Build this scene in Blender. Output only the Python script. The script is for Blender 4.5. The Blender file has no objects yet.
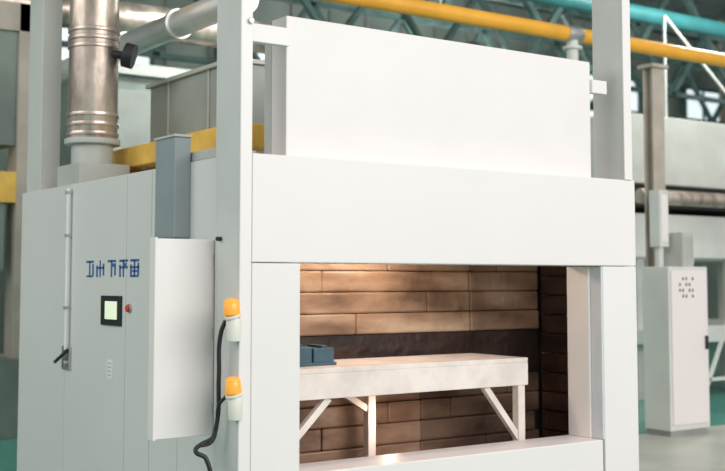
import bpy, bmesh, math, random
from mathutils import Vector, Matrix
random.seed(4)
scn=bpy.context.scene
scn.view_settings.view_transform='Standard'
scn.view_settings.look='None'
COL=scn.collection

# ---------------------------------------------------------------- materials
def mat(name,col,rough=0.5,metal=0.0,var=0.06,scale=3.0,emis=None,estr=0,bump=0.0,col2=None,stretch=(1,1,1)):
    m=bpy.data.materials.new(name); m.use_nodes=True
    nt=m.node_tree; b=nt.nodes['Principled BSDF']
    b.inputs['Roughness'].default_value=rough
    b.inputs['Metallic'].default_value=metal
    tc=nt.nodes.new('ShaderNodeTexCoord'); mp=nt.nodes.new('ShaderNodeMapping')
    mp.inputs['Scale'].default_value=stretch
    nz=nt.nodes.new('ShaderNodeTexNoise'); nz.inputs['Scale'].default_value=scale; nz.inputs['Detail'].default_value=4
    cr=nt.nodes.new('ShaderNodeValToRGB')
    c1=[max(0,c*(1-var)) for c in col]; c2=list(col2) if col2 else [min(1,c*(1+var)) for c in col]
    cr.color_ramp.elements[0].position=.35; cr.color_ramp.elements[1].position=.65
    cr.color_ramp.elements[0].color=(*c1,1); cr.color_ramp.elements[1].color=(*c2,1)
    nt.links.new(tc.outputs['Object'],mp.inputs['Vector']); nt.links.new(mp.outputs[0],nz.inputs['Vector'])
    nt.links.new(nz.outputs['Fac'],cr.inputs[0]); nt.links.new(cr.outputs[0],b.inputs['Base Color'])
    if bump:
        bp=nt.nodes.new('ShaderNodeBump'); bp.inputs['Strength'].default_value=bump; bp.inputs['Distance'].default_value=.01
        nt.links.new(nz.outputs['Fac'],bp.inputs['Height']); nt.links.new(bp.outputs[0],b.inputs['Normal'])
    if emis:
        b.inputs['Emission Color'].default_value=(*emis,1); b.inputs['Emission Strength'].default_value=estr
    return m
WHITE=mat('white_enamel',(.84,.785,.775),.42,var=.012,scale=1.2)
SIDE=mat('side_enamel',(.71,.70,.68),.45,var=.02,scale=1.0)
DOORW=mat('lift_door_white',(.84,.785,.775),.45,var=.012)
GREYP=mat('post_grey_paint',(.62,.62,.60),.45,var=.03)
REVEAL=mat('reveal_grey_paint',(.62,.64,.68),.5,var=.04)
BLUEG=mat('blue_grey_paint',(.27,.31,.33),.5,var=.05)
LGREY=mat('light_grey_sheet',(.48,.49,.46),.5,var=.06)
MGREY=mat('mid_grey_sheet',(.30,.32,.30),.55,var=.1)
PLEN=mat('plenum_grey_sheet',(.34,.37,.34),.5,var=.12,scale=2)
DARK=mat('dark_gap',(.03,.03,.03),.8)
BLACK=mat('black_plastic',(.015,.015,.017),.4)
GALV=mat('galvanised_duct',(.50,.42,.36),.32,metal=.75,var=.4,scale=7,stretch=(1,1,.4),bump=.9)
SILV=mat('bright_duct',(.75,.76,.74),.3,metal=.6,var=.1)
STEEL=mat('steel',(.5,.5,.5),.35,metal=.8)
YEL=mat('yellow_pipe_paint',(.88,.43,.04),.4,var=.08)
YEL2=mat('yellow_beam_paint',(.78,.48,.08),.5,var=.2)
TEALP=mat('teal_pipe_paint',(.04,.22,.23),.5,var=.1)
TEALS=mat('teal_roof_steel',(.09,.16,.15),.6,var=.35)
ORANGE=mat('amber_lens',(.95,.42,.06),.25,emis=(1,.35,.02),estr=.2)
CREAM=mat('beacon_base_white',(.80,.76,.68),.4)
SCREEN=mat('lit_screen',(.7,.8,.6),.3,emis=(.8,.85,.62),estr=.5)
BLUEL=mat('blue_lettering',(.05,.14,.34),.5)
RED=mat('red_button',(.7,.04,.03),.4)
LABEL=mat('label_white',(.85,.85,.83),.5)
CAR=mat('car_pale_paint',(.82,.73,.68),.5,var=.10,scale=6)
BLUEB=mat('blue_box',(.05,.11,.15),.5,var=.2)
BEIGE=mat('beige_column_paint',(.46,.41,.35),.6,var=.12)
FARW=mat('far_white',(.66,.67,.64),.6,var=.10,scale=1)
FARG=mat('far_grey_green',(.22,.27,.24),.6,var=.25,scale=1)
WALLM=mat('wall_panel_paint',(.28,.33,.30),.8,var=.2,scale=.6)
ROOF=mat('roof_sheet',(.13,.17,.16),.8,var=.25)
WIN=mat('daylight_glass',(.8,.85,.85),.3,emis=(.85,.95,1),estr=.9)
LAMP=mat('lamp_diffuser',(.9,.9,.9),.4,emis=(1,1,.95),estr=6)
def liner(name,cs,rough=.45):
    m=bpy.data.materials.new(name); m.use_nodes=True
    nt=m.node_tree; b=nt.nodes['Principled BSDF']; b.inputs['Roughness'].default_value=rough; b.inputs['Metallic'].default_value=0
    tc=nt.nodes.new('ShaderNodeTexCoord'); mp=nt.nodes.new('ShaderNodeMapping'); mp.inputs['Scale'].default_value=(1.0,1.0,3.5)
    nz=nt.nodes.new('ShaderNodeTexNoise'); nz.inputs['Scale'].default_value=1.7; nz.inputs['Detail'].default_value=3; nz.inputs['Roughness'].default_value=.45
    cr=nt.nodes.new('ShaderNodeValToRGB')
    e=cr.color_ramp.elements; e[0].position=.32; e[0].color=(*cs[0],1); e[1].position=.68; e[1].color=(*cs[2],1)
    x=e.new(.5); x.color=(*cs[1],1)
    nt.links.new(tc.outputs['Object'],mp.inputs[0]); nt.links.new(mp.outputs[0],nz.inputs['Vector']); nt.links.new(nz.outputs['Fac'],cr.inputs[0])
    nt.links.new(cr.outputs[0],b.inputs['Base Color'])
    n2=nt.nodes.new('ShaderNodeTexNoise'); n2.inputs['Scale'].default_value=7; n2.inputs['Detail'].default_value=2
    nt.links.new(tc.outputs['Object'],n2.inputs['Vector'])
    bp=nt.nodes.new('ShaderNodeBump'); bp.inputs['Strength'].default_value=.6; bp.inputs['Distance'].default_value=.03
    nt.links.new(n2.outputs['Fac'],bp.inputs['Height']); nt.links.new(bp.outputs[0],b.inputs['Normal'])
    return m
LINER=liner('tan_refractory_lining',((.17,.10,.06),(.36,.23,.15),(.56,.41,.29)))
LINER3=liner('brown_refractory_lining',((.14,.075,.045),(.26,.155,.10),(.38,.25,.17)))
LINER4=liner('shaded_refractory_lining',((.06,.032,.02),(.13,.075,.05),(.22,.14,.09)))  # darker copy of the brown lining, shade painted into its colour
LINER2=liner('dark_refractory_lining',((.012,.006,.005),(.035,.016,.011),(.07,.032,.022)))  # near-black lining tone for slot, sides, roof and floor
FLOORT=mat('floor_epoxy_teal',(.08,.30,.25),.25,var=.12,scale=.8)
FLOORG=mat('floor_walkway_grey',(.50,.50,.44),.35,var=.1,scale=1.5)

# ---------------------------------------------------------------- builders
def root(name,loc=(0,0,0)):
    e=bpy.data.objects.new(name,None); e.location=loc; e.empty_display_size=.1; COL.objects.link(e); return e
def finish(me,name,m,parent,bevel=0,smooth=False,seg=2):
    o=bpy.data.objects.new(name,me); COL.objects.link(o); me.materials.append(m)
    if parent:
        o.parent=parent; o.matrix_parent_inverse=Matrix.Translation(-parent.location)
    if bevel:
        b=o.modifiers.new('bevel','BEVEL'); b.width=bevel; b.segments=seg; b.limit_method='ANGLE'
    if smooth:
        for p in me.polygons: p.use_smooth=True
    return o
def boxes(name,lst,m,parent=None,bevel=.004):
    bm=bmesh.new()
    for (x0,x1,y0,y1,z0,z1) in lst:
        r=bmesh.ops.create_cube(bm,size=1)
        for v in r['verts']:
            v.co=Vector(((x0+x1)/2+v.co.x*(x1-x0),(y0+y1)/2+v.co.y*(y1-y0),(z0+z1)/2+v.co.z*(z1-z0)))
    me=bpy.data.meshes.new(name); bm.to_mesh(me); bm.free()
    return finish(me,name,m,parent,bevel)
def box(name,x0,x1,y0,y1,z0,z1,m,parent=None,bevel=.004):
    return boxes(name,[(x0,x1,y0,y1,z0,z1)],m,parent,bevel)
def beam(name,segs,w,m,parent=None,bevel=.003,h=None):
    bm=bmesh.new(); h=h or w
    for a,b in segs:
        a=Vector(a); b=Vector(b); d=b-a; L=d.length; q=d.to_track_quat('Z','Y').to_matrix().to_4x4()
        r=bmesh.ops.create_cube(bm,size=1)
        M=Matrix.Translation((a+b)/2)@q@Matrix.Diagonal((w,h,L,1))
        bmesh.ops.transform(bm,matrix=M,verts=r['verts'])
    me=bpy.data.meshes.new(name); bm.to_mesh(me); bm.free()
    return finish(me,name,m,parent,bevel)
def cyl(name,a,b,r,m,parent=None,r2=None,seg=32,bevel=.003):
    a=Vector(a); b=Vector(b); d=b-a
    bm=bmesh.new(); bmesh.ops.create_cone(bm,cap_ends=True,segments=seg,radius1=r,radius2=r if r2 is None else r2,depth=d.length)
    bmesh.ops.transform(bm,matrix=Matrix.Translation((a+b)/2)@d.to_track_quat('Z','Y').to_matrix().to_4x4(),verts=bm.verts)
    me=bpy.data.meshes.new(name); bm.to_mesh(me); bm.free()
    o=finish(me,name,m,parent,bevel)
    for p in me.polygons: p.use_smooth=len(p.vertices)==4
    return o
def tube(name,pts,r,m,parent=None,poly=False):
    c=bpy.data.curves.new(name,'CURVE'); c.dimensions='3D'; c.bevel_depth=r; c.bevel_resolution=5; c.use_fill_caps=True
    if poly:
        s=c.splines.new('POLY'); s.points.add(len(pts)-1)
        for i,p in enumerate(pts): s.points[i].co=(*p,1)
    else:
        s=c.splines.new('BEZIER'); s.bezier_points.add(len(pts)-1)
        for i,p in enumerate(pts):
            s.bezier_points[i].co=p; s.bezier_points[i].handle_left_type=s.bezier_points[i].handle_right_type='AUTO'
    o=bpy.data.objects.new(name,c); COL.objects.link(o); c.materials.append(m)
    if parent: o.parent=parent; o.matrix_parent_inverse=Matrix.Translation(-parent.location)
    return o

# ---------------------------------------------------------------- room
box('floor',-12,32,-12,24,-.1,0,FLOORT,None,0)
box('trim_1',3.7,32,-3.0,2.95,0.0,.004,FLOORG,None,0)
wl=root('wall_back')
box('panel',-12,32,16,16.2,0,8.5,WALLM,wl,0)
boxes('ribs',[(x,x+.06,15.94,16,0,8.5) for x in [i*1.0 for i in range(-10,32)]],MGREY,wl,0)
box('wall_right',32,32.2,-12,24,0,8.5,WALLM,None,0)
box('ceiling',-12,32,2.0,24,8.5,8.7,ROOF,None,0)
for i,(x0,x1) in enumerate([(3.8,6.6),(8.2,11.2),(13,16),(18,21),(23,26)]):
    w=root('window_%d'%(i+1),(0,0,0))
    box('glass',x0,x1,15.86,15.9,5.2,7.0,WIN,w,0)
    boxes('frame',[(x0-.08,x1+.08,15.8,15.95,5.1,5.2),(x0-.08,x1+.08,15.8,15.95,7,7.1),(x0-.08,x0,15.8,15.95,5.2,7),(x1,x1+.08,15.8,15.95,5.2,7)]+
          [(x0+(x1-x0)*k/4-.03,x0+(x1-x0)*k/4+.03,15.8,15.95,5.2,7) for k in (1,2,3)],TEALS,w)
for i,y in enumerate((8.1,11.0,13.4)):
    t=root('truss_girder' if i==0 else 'truss_girder.%03d'%i,(10,y,6.3))
    segs=[((-12,y,5.6),(31.8,y,5.6)),((-12,y,7.0),(31.8,y,7.0)),((31.6,y,0),(31.6,y,8.45)),((-11.5,y,0),(-11.5,y,8.45))]
    x=-12
    while x<29:
        segs+= [((x,y,5.6),(x+1.1,y,7.0)),((x+1.1,y,7.0),(x+2.2,y,5.6))]; x+=2.2
    beam('lattice',segs,.10,TEALS,t)
n=0
for x in (1.6,22.0):
    for y in (13.5,):
        c=root('steel_column' if n==0 else 'steel_column.%03d'%n,(x,y,0)); n+=1
        boxes('h_section',[(x,x+.3,y+.1,y+.13,0,8.49),(x,x+.3,y+.4,y+.43,0,8.49),(x+.13,x+.17,y+.13,y+.4,0,8.49)],BEIGE,c)

# ---------------------------------------------------------------- industrial oven
oven=root('industrial_oven')
H=2.27
box('header_panel',.02,2.97,0,.3,1.694,H,WHITE,oven,.006)
box('jamb_left',.02,.32,0,.3,0,1.69,WHITE,oven,.006)
box('jamb_right',2.65,2.97,0,.3,0,1.69,WHITE,oven,.006)
box('jamb_right_reveal',2.634,2.65,.004,.3,.57,1.69,REVEAL,oven,.002)
box('sill_panel',.324,2.630,0,.3,0,.57,WHITE,oven,.006)
box('jamb_seal',2.618,2.634,.10,.3,.57,1.69,DOORW,oven,.004)
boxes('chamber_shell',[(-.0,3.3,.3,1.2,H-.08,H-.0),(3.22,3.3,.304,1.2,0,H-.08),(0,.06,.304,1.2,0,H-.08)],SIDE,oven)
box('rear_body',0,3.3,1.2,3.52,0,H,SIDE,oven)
def courses(name,zs,h,x0,x1,m,L=1.35,off=(0,.55,.2,.8,.4)):
    out=[]
    for k,z in enumerate(zs):
        x=x0-off[k%5]*L
        while x<x1:
            a=max(x,x0); b=min(x+L-.001,x1)
            if b-a>.05:
                dy=random.uniform(0,.012); out.append((a,b,1.10+dy,1.16,z,z+h))
            x+=L
    boxes(name,out,m,oven,.013)
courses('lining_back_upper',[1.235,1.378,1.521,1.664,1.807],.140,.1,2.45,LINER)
courses('lining_back_upper_end',[1.235,1.378,1.521,1.664,1.807],.140,2.451,3.13,LINER3)  # right end in darker brown: light falloff put into the colour
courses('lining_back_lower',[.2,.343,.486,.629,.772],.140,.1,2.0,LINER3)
courses('lining_back_lower_end',[.2,.343,.486,.629,.772],.140,2.001,3.13,LINER4)  # lower right end darkened by colour, continuing the painted falloff
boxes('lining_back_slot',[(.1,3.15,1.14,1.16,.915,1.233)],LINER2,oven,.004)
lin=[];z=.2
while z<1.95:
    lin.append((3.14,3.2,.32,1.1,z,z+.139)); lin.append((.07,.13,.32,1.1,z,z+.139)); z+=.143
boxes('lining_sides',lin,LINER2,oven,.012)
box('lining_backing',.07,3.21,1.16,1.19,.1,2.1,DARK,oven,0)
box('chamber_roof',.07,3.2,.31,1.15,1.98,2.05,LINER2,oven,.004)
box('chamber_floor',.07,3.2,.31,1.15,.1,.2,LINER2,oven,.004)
ys=[.275,.76,1.14,1.51,2.55,3.52]
for i in range(5):
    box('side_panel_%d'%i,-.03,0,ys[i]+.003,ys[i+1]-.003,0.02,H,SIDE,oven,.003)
box('side_seams',-.012,.002,.28,3.5,.02,H-.02,LGREY,oven,0)
def channel(name,x0,x1,z0,z1):
    boxes(name,[(x0,x1,0.0,.02,z0,z1),(x0,x0+.02,.02,.25,z0,z1),(x0,x1,.25,.27,z0,z1)],GREYP,oven,.003)
channel('post_left',-.055,.010,0,4.4)
box('post_left_face',-.057,.012,-.012,0,0,4.4,WHITE,oven,.004)
channel('post_right',2.865,2.935,H,4.4)
box('post_right_face',2.863,2.937,-.012,0,H,4.4,WHITE,oven,.004)
box('top_crossbeam',-.05,2.93,.05,.2,4.3,4.4,GREYP,oven)
box('post_rear',-.02,.13,3.15,3.45,H,5.2,GREYP,oven)
box('lift_door',.286,2.66,.10,.26,H,3.06,DOORW,oven,.006)
box('lift_door_return',.286,.33,.262,.34,H,2.98,LGREY,oven)
boxes('door_bracket',[(.012,.284,.06,.11,2.88,2.98),(2.662,2.80,.08,.13,2.85,2.94)],WHITE,oven)
cyl('bracket_bolt',(-.005,-.012,2.97),(-.005,-.03,2.97),.016,STEEL,oven)
cyl('panel_knob',(-.055,.2,1.82),(-.085,.2,1.82),.012,BLACK,oven)
duct=root('exhaust_duct',(.2,2.68,H))
cyl('pipe',(.2,2.68,2.62),(.2,2.68,5.4),.178,GALV,duct,seg=48)
for k,z in enumerate((2.64,2.71,2.78,3.28,3.34,3.40,3.9,4.4)):
    cyl('band_%d'%k,(.2,2.68,z),(.2,2.68,z+.03),.188,GALV,duct,seg=48)
cyl('collar',(.2,2.68,H),(.2,2.68,2.62),.15,LGREY,duct,seg=48)
cyl('collar_flange',(.2,2.68,2.58),(.2,2.68,2.62),.20,LGREY,duct,seg=48)
boxes('collar_plate',[(.02,.40,2.46,2.90,H,H+.16)],LGREY,duct)
cyl('damper_actuator',(.36,2.50,3.24),(.42,2.46,3.22),.09,BLACK,duct)
tube('damper_link',[(.25,2.55,3.24),(.38,2.48,3.23)],.03,BLACK,duct)
fh=root('plenum_housing',(1.6,2.2,H))
box('body',.75,2.9,1.55,2.9,H,3.08,PLEN,fh,.01)
boxes('ribs',[(.735,.75,1.9+.65*k,1.915+.65*k,H,3.08) for k in range(2)],LGREY,fh)
boxes('flange',[(.72,2.93,1.52,2.93,3.08,3.11)],LGREY,fh)
rd=root('return_air_duct',(.85,2.3,3.11))
cyl('run',(.85,1.6,3.55),(.85,5.5,3.55),.10,SILV,rd)
for y in (1.6,2.6,3.6,4.6): cyl('flange_%d'%int(y*10),(.85,y,3.55),(.85,y+.04,3.55),.12,SILV,rd)
cyl('riser',(.85,1.75,3.115),(.85,1.75,3.5),.09,SILV,rd)
gb=root('yellow_gear_guard',(.5,1.5,H))
boxes('beam',[(.42,.70,.9,3.0,2.42,2.57)],YEL2,gb,.01)
boxes('feet',[(.5,.6,1.0,1.1,H,2.42),(.5,.6,2.7,2.8,H,2.42)],YEL2,gb)
jb=root('junction_trunk_box',(-.1,.8,2))
box('body',-.13,-.03,.62,.88,1.84,2.41,BLUEG,jb,.006)
box('lid',-.138,-.025,.61,.89,2.41,2.425,LGREY,jb,.003)
boxes('roof_cover',[(-.02,.25,.35,.88,H,2.33)],LGREY,jb,.01)
dr=root('cabinet_door',(-.25,.35,1.3))
box('leaf',-.375,-.035,.31,.345,.77,1.82,WHITE,dr,.004)
boxes('return_flange',[(-.39,-.375,.30,.37,.765,1.825)],WHITE,dr,.003)
boxes('hinges',[(-.045,-.03,.30,.315,z,z+.06) for z in (.88,1.28,1.68)],STEEL,dr,.002)
cp=root('control_screen',(-.03,1.74,1.4))
box('bezel',-.045,-.03,1.56,1.88,1.31,1.50,BLACK,cp,.004)
box('display',-.048,-.045,1.61,1.80,1.35,1.465,SCREEN,cp,0)
lt=root('blue_lettering',(-.03,1.7,1.68))
st=[]
cy=[1.31,1.48,1.67,1.86,2.04]
for i,c in enumerate(cy):
    w=.13; z0=1.62; h=.11
    cand=[(c,c+w,z0+h-.014,z0+h),(c,c+w,z0+h*.5,z0+h*.5+.012),(c+w*.45,c+w*.58,z0,z0+h),(c,c+.02,z0+.01,z0+h*.8),(c+w-.02,c+w,z0,z0+h*.7),(c+.01,c+w-.01,z0,z0+.012),
          (c+.02,c+.05,z0+h*.6,z0+h*.8),(c+w*.2,c+w*.75,z0+h*.28,z0+h*.28+.012)]
    for k in ([0,1,2,5,3,7,4] if i==0 else [0,2,4,1,6] if i==1 else [0,2,3,6] if i==2 else [1,2,4,3] if i==3 else [0,3,5,2]):
        a=cand[k]; st.append((-.034,-.030,*a))
boxes('glyph_strokes',st,BLUEL,lt,0)
pb=root('push_button',(-.03,1.45,1.42))
cyl('ring',(-.03,1.44,1.425),(-.042,1.44,1.425),.028,STEEL,pb); cyl('cap',(-.042,1.44,1.425),(-.055,1.44,1.425),.023,RED,pb)
lb=root('rating_label',(-.03,1.75,1.0)); box('plate',-.034,-.03,1.69,1.79,.97,1.09,LABEL,lb,0)
boxes('print_lines',[(-.036,-.034,1.71,1.77,.99+k*.025,.996+k*.025) for k in range(4)],LGREY,lb,0)
lh=root('latch_handle',(-.03,2.5,1.1))
box('plate',-.045,-.03,2.42,2.57,.98,1.14,STEEL,lh)
tube('lever',[(-.05,2.44,1.12),(-.09,2.50,1.06),(-.08,2.60,1.03)],.012,BLACK,lh)
cyl('boss',(-.03,2.47,1.03),(-.07,2.47,1.03),.02,STEEL,lh)
tube('rod',[(-.055,2.46,1.12),(-.055,2.46,2.24)],.014,LABEL,lh,True)
boxes('rod_guides',[(-.075,-.03,2.445,2.475,z,z+.02) for z in (1.4,1.9,2.2)],STEEL,lh,.002)
def beacon(name,z,dx=0,dy=0):
    b=root(name,(-.09,0,z)); X=-.095+dx; Y=-.0+dy
    cyl('base',(X+.012,Y,z),(X+.012,Y,z+.12),.036,CREAM,b,r2=.042)
    cyl('collar',(X+.006,Y,z+.12),(X+.002,Y,z+.135),.046,CREAM,b)
    cyl('lens',(X,Y,z+.135),(X-.004,Y,z+.20),.045,ORANGE,b,r2=.040)
    bm=bmesh.new(); bmesh.ops.create_uvsphere(bm,u_segments=24,v_segments=12,radius=.040)
    bmesh.ops.transform(bm,matrix=Matrix.Translation((X-.004,Y,z+.20))@Matrix.Diagonal((1,1,.6,1)),verts=bm.verts)
    me=bpy.data.meshes.new('dome'); bm.to_mesh(me); bm.free(); finish(me,'dome',ORANGE,b,0,True)
    box('bracket',X+.01,-.055,Y+.0,Y+.06,z+.02,z+.045,STEEL,b,.002)
    return b
beacon('warning_beacon',1.285); beacon('warning_beacon.001',.882,.012)
pc=root('power_cable',(-.1,.1,1.2))
tube('cable_1',[(-.1,.05,1.40),(-.12,.07,1.33),(-.115,.1,1.1),(-.115,.12,.85),(-.13,.14,.78),(-.19,.16,.745),(-.22,.15,.72),(-.175,.12,.68),(-.165,.12,.3),(-.165,.12,0.0)],.012,BLACK,pc)
tube('cable_2',[(-.1,.05,1.0),(-.12,.09,.95),(-.115,.12,.84),(-.14,.13,.76),(-.21,.16,.74)],.009,BLACK,pc)

# ---------------------------------------------------------------- loading table
tb=root('loading_table',(1.5,.8,1))
zt=1.085
box('deck',.40,2.37,.42,1.0,zt-.03,zt,CAR,tb,.004)
boxes('apron',[(.40,2.37,.42,.455,zt-.18,zt-.03),(.40,2.37,.965,1.0,zt-.18,zt-.03),(.40,.435,.455,.965,zt-.18,zt-.03),(2.335,2.37,.455,.965,zt-.18,zt-.03)],CAR,tb,.003)
boxes('legs',[(2.29,2.35,.43,.49,.2,zt-.18),(.42,.48,.43,.49,.2,zt-.18),(1.42,1.48,.92,.98,.2,zt-.18)],CAR,tb)
beam('braces',[((2.02,.46,zt-.18),(2.32,.46,.54)),((.80,.46,zt-.18),(.46,.46,.58)),((1.18,.95,zt-.18),(1.42,.95,.76))],.042,CAR,tb)
bb=root('blue_parts_box',(.9,.8,zt))
boxes('body',[(.66,.78,.60,.80,zt,zt+.115),(.79,.94,.60,.80,zt,zt+.105)],BLUEB,bb,.010)
boxes('rim',[(.65,.95,.59,.81,zt+.0,zt+.02)],BLUEB,bb,.004)
boxes('lid_lugs',[(.68,.72,.62,.78,zt+.115,zt+.13),(.86,.90,.62,.78,zt+.105,zt+.12)],BLUEB,bb,.003)

# ---------------------------------------------------------------- overhead pipes
gp=root('gas_pipe',(3,2,3.7))
cyl('pipe',(-3,3.1,4.14),(16,3.1,4.14),.078,YEL,gp)
cyl('tee_valve',(5.55,3.1,3.80),(5.55,3.1,4.09),.06,FARW,gp); cyl('tee_flange',(5.55,3.1,3.98),(5.55,3.1,4.01),.10,FARW,gp)
cyl('clamp',(5.45,3.1,4.14),(5.65,3.1,4.14),.09,STEEL,gp)
for x in (0.5,3.5,9.5):
    beam('hanger_%d'%int(x),[((x+.3,3.1,4.2),(x+.3,3.1,8.49))],.02,STEEL,gp)
tp=root('water_pipe',(3,4,5)); 
cyl('pipe',(4,6.0,5.50),(30,6.0,5.50),.12,TEALP,tp)
for x in (6,12,18): beam('hanger_%d'%x,[((x,6,5.6),(x,6,8.49))],.03,TEALS,tp)

# ---------------------------------------------------------------- right side equipment
ec=root('electrical_cabinet',(6.6,2.9,0))
box('body',6.38,7.0,2.6,2.95,.06,1.74,FARW,ec,.01)
box('plinth',6.40,6.98,2.62,2.93,0,.06,MGREY,ec)
box('door_leaf',6.41,6.97,2.585,2.6,.12,1.70,WHITE,ec,.004)
boxes('label_print',[(6.53+.05*i,6.545+.05*i,2.578,2.585,1.42+.06*k,1.45+.06*k) for i in range(5) for k in range(4) if (i+k)%3],BLACK,ec,0)
box('handle',6.92,6.945,2.555,2.585,.88,1.02,BLACK,ec)
post=root('pipe_column',(6.6,3.3,0)); boxes('shaft',[(6.66,6.84,3.0,3.02,0,3.9),(6.74,6.76,3.02,3.12,0,3.9),(6.66,6.84,3.12,3.14,0,3.9)],BEIGE,post)
box('cap_plate',6.62,6.88,2.96,3.18,3.9,3.94,BEIGE,post)
wb=root('wall_switch_box',(6.5,2.9,2.3)); box('case',6.5,6.64,2.80,2.94,1.95,2.55,FARW,wb); box('cover',6.52,6.62,2.79,2.80,2.0,2.5,WHITE,wb); box('stand',6.53,6.6,2.84,2.9,1.74,1.95,FARW,wb)
gt=root('control_transformer',(6.8,2.8,1.74)); box('case',6.68,6.86,2.66,2.9,1.74,2.10,LGREY,gt); boxes('fins',[(6.69+.035*k,6.70+.035*k,2.64,2.66,1.78,2.06) for k in range(5)],FARW,gt,0)
bo=root('conveyor_oven',(10,6,0))
box('tunnel',8.6,20,5.2,7.2,2.9,3.85,LGREY,bo,.02)
box('underside',8.7,20,5.3,7.1,2.6,2.9,DARK,bo)
box('lower_body',8.8,20,5.2,7.2,1.9,2.5,FARW,bo,.02)
boxes('legs',[(8.9+2*k,9.05+2*k,5.25,5.4,0,1.9) for k in range(6)]+[(8.9+2*k,9.05+2*k,6.9,7.05,0,1.9) for k in range(6)],LGREY,bo)
box('belt_bed',8.8,20,5.0,7.2,.75,.95,FARW,bo)
cyl('roll_duct',(8.8,5.1,2.72),(20,5.1,2.72),.10,GALV,bo)
beam('stay_rods',[((9.6,5.3,5.3),(11.6,5.3,3.85)),((9.6,5.3,5.3),(9.6,5.3,3.85))],.03,FARW,bo)
gd=root('guard_stand',(9,3.6,0)); beam('frame',[((8.3,3.8,0.01),(8.9,3.8,1.1)),((8.9,3.8,1.1),(9.5,3.8,0.01)),((8.3,3.8,.4),(9.5,3.8,.4))],.04,FARW,gd)
bm_=root('dust_collector_unit',(4,9,0))
box('housing',2.6,8.0,8.8,10.6,0,4.3,FARG,bm_,.02)
boxes('panels',[(2.7+1.05*k,3.65+1.05*k,8.76,8.8,.3,4.1) for k in range(5)],MGREY,bm_)
box('cornice',2.5,8.1,8.7,10.7,4.3,4.45,LGREY,bm_)
cyl('header_duct',(1.2,8.6,5.0),(9,8.6,5.0),.22,GALV,bm_)
lu=root('background_press',(0,9,0))
boxes('frame',[(-.3,0,6.5,6.8,0,4.5),(.9,1.2,6.5,6.8,0,4.5),(-.3,1.2,6.5,6.8,4.2,4.5)],BEIGE,lu)
box('ram_housing',0,.9,6.5,7.2,2.40,2.72,YEL2,lu)
box('bed',-.2,1.1,6.4,7.3,0,.8,FARG,lu)
box('slide',.1,.8,6.55,7.1,1.7,2.40,FARG,lu)
box('crown',0,.9,6.55,7.1,3.0,4.2,FARG,lu)

# ---------------------------------------------------------------- lights
def area(name,loc,target,sx,sy,e,col):
    l=bpy.data.lights.new(name,'AREA'); l.shape='RECTANGLE'; l.size=sx; l.size_y=sy; l.energy=e; l.color=col
    o=bpy.data.objects.new(name,l); o.location=loc; o.rotation_euler=(Vector(target)-Vector(loc)).to_track_quat('-Z','Y').to_euler(); COL.objects.link(o); return o
area('fill_front',(3.0,-13,6.5),(1.5,0,1.5),14,6,1500,(1,.96,.945))  # added fill light behind the camera, no skylight modelled
area('fill_side',(-9,3,6.5),(0,1,1.5),9,5,400,(1,1,.98))  # added fill light for the left side, out of view
for i,(x,y) in enumerate([(4,7),(10,4),(12,12.2),(20,7)]):
    f=root('bay_lamp' if i==0 else 'bay_lamp.%03d'%i,(x,y,6.2))
    cyl('shade',(x,y,6.1),(x,y,6.4),.30,STEEL,f,r2=.1); cyl('lens',(x,y,6.07),(x,y,6.1),.27,LAMP,f); beam('stem',[((x,y,6.4),(x,y,8.47))],.03,STEEL,f)
    p=bpy.data.lights.new('bay_light','POINT'); p.energy=380; p.shadow_soft_size=.3; p.color=(.97,1,.95)
    o=bpy.data.objects.new('bay_light_%d'%i,p); o.location=(x,y,5.9); COL.objects.link(o)
for i,(x,z,e) in enumerate([(.9,1.90,11),(1.55,1.90,13),(1.5,.70,2.5)]):
    p=bpy.data.lights.new('chamber_light','POINT'); p.energy=e; p.shadow_soft_size=.05; p.color=(1,.79,.62)
    o=bpy.data.objects.new('chamber_light_%d'%i,p); o.location=(x,.80,z); COL.objects.link(o)
w=bpy.data.worlds.new('world'); scn.world=w; w.use_nodes=True
w.node_tree.nodes['Background'].inputs[0].default_value=(.955,.95,.93,1); w.node_tree.nodes['Background'].inputs[1].default_value=.66

# ---------------------------------------------------------------- camera
cam=bpy.data.cameras.new('camera'); co=bpy.data.objects.new('camera',cam); COL.objects.link(co)
cam.sensor_width=36; cam.lens=36*1146/725
co.location=(-2.953,-5.257,1.6)
p=math.radians(4)
d=Vector((math.cos(math.radians(55))*math.cos(p),math.sin(math.radians(55))*math.cos(p),math.sin(p)))
co.rotation_euler=d.to_track_quat('-Z','Y').to_euler()
cam.shift_y=-35.5/725
cam.clip_end=200
cam.dof.use_dof=True; cam.dof.focus_distance=6.7; cam.dof.aperture_fstop=1.8
scn.camera=co
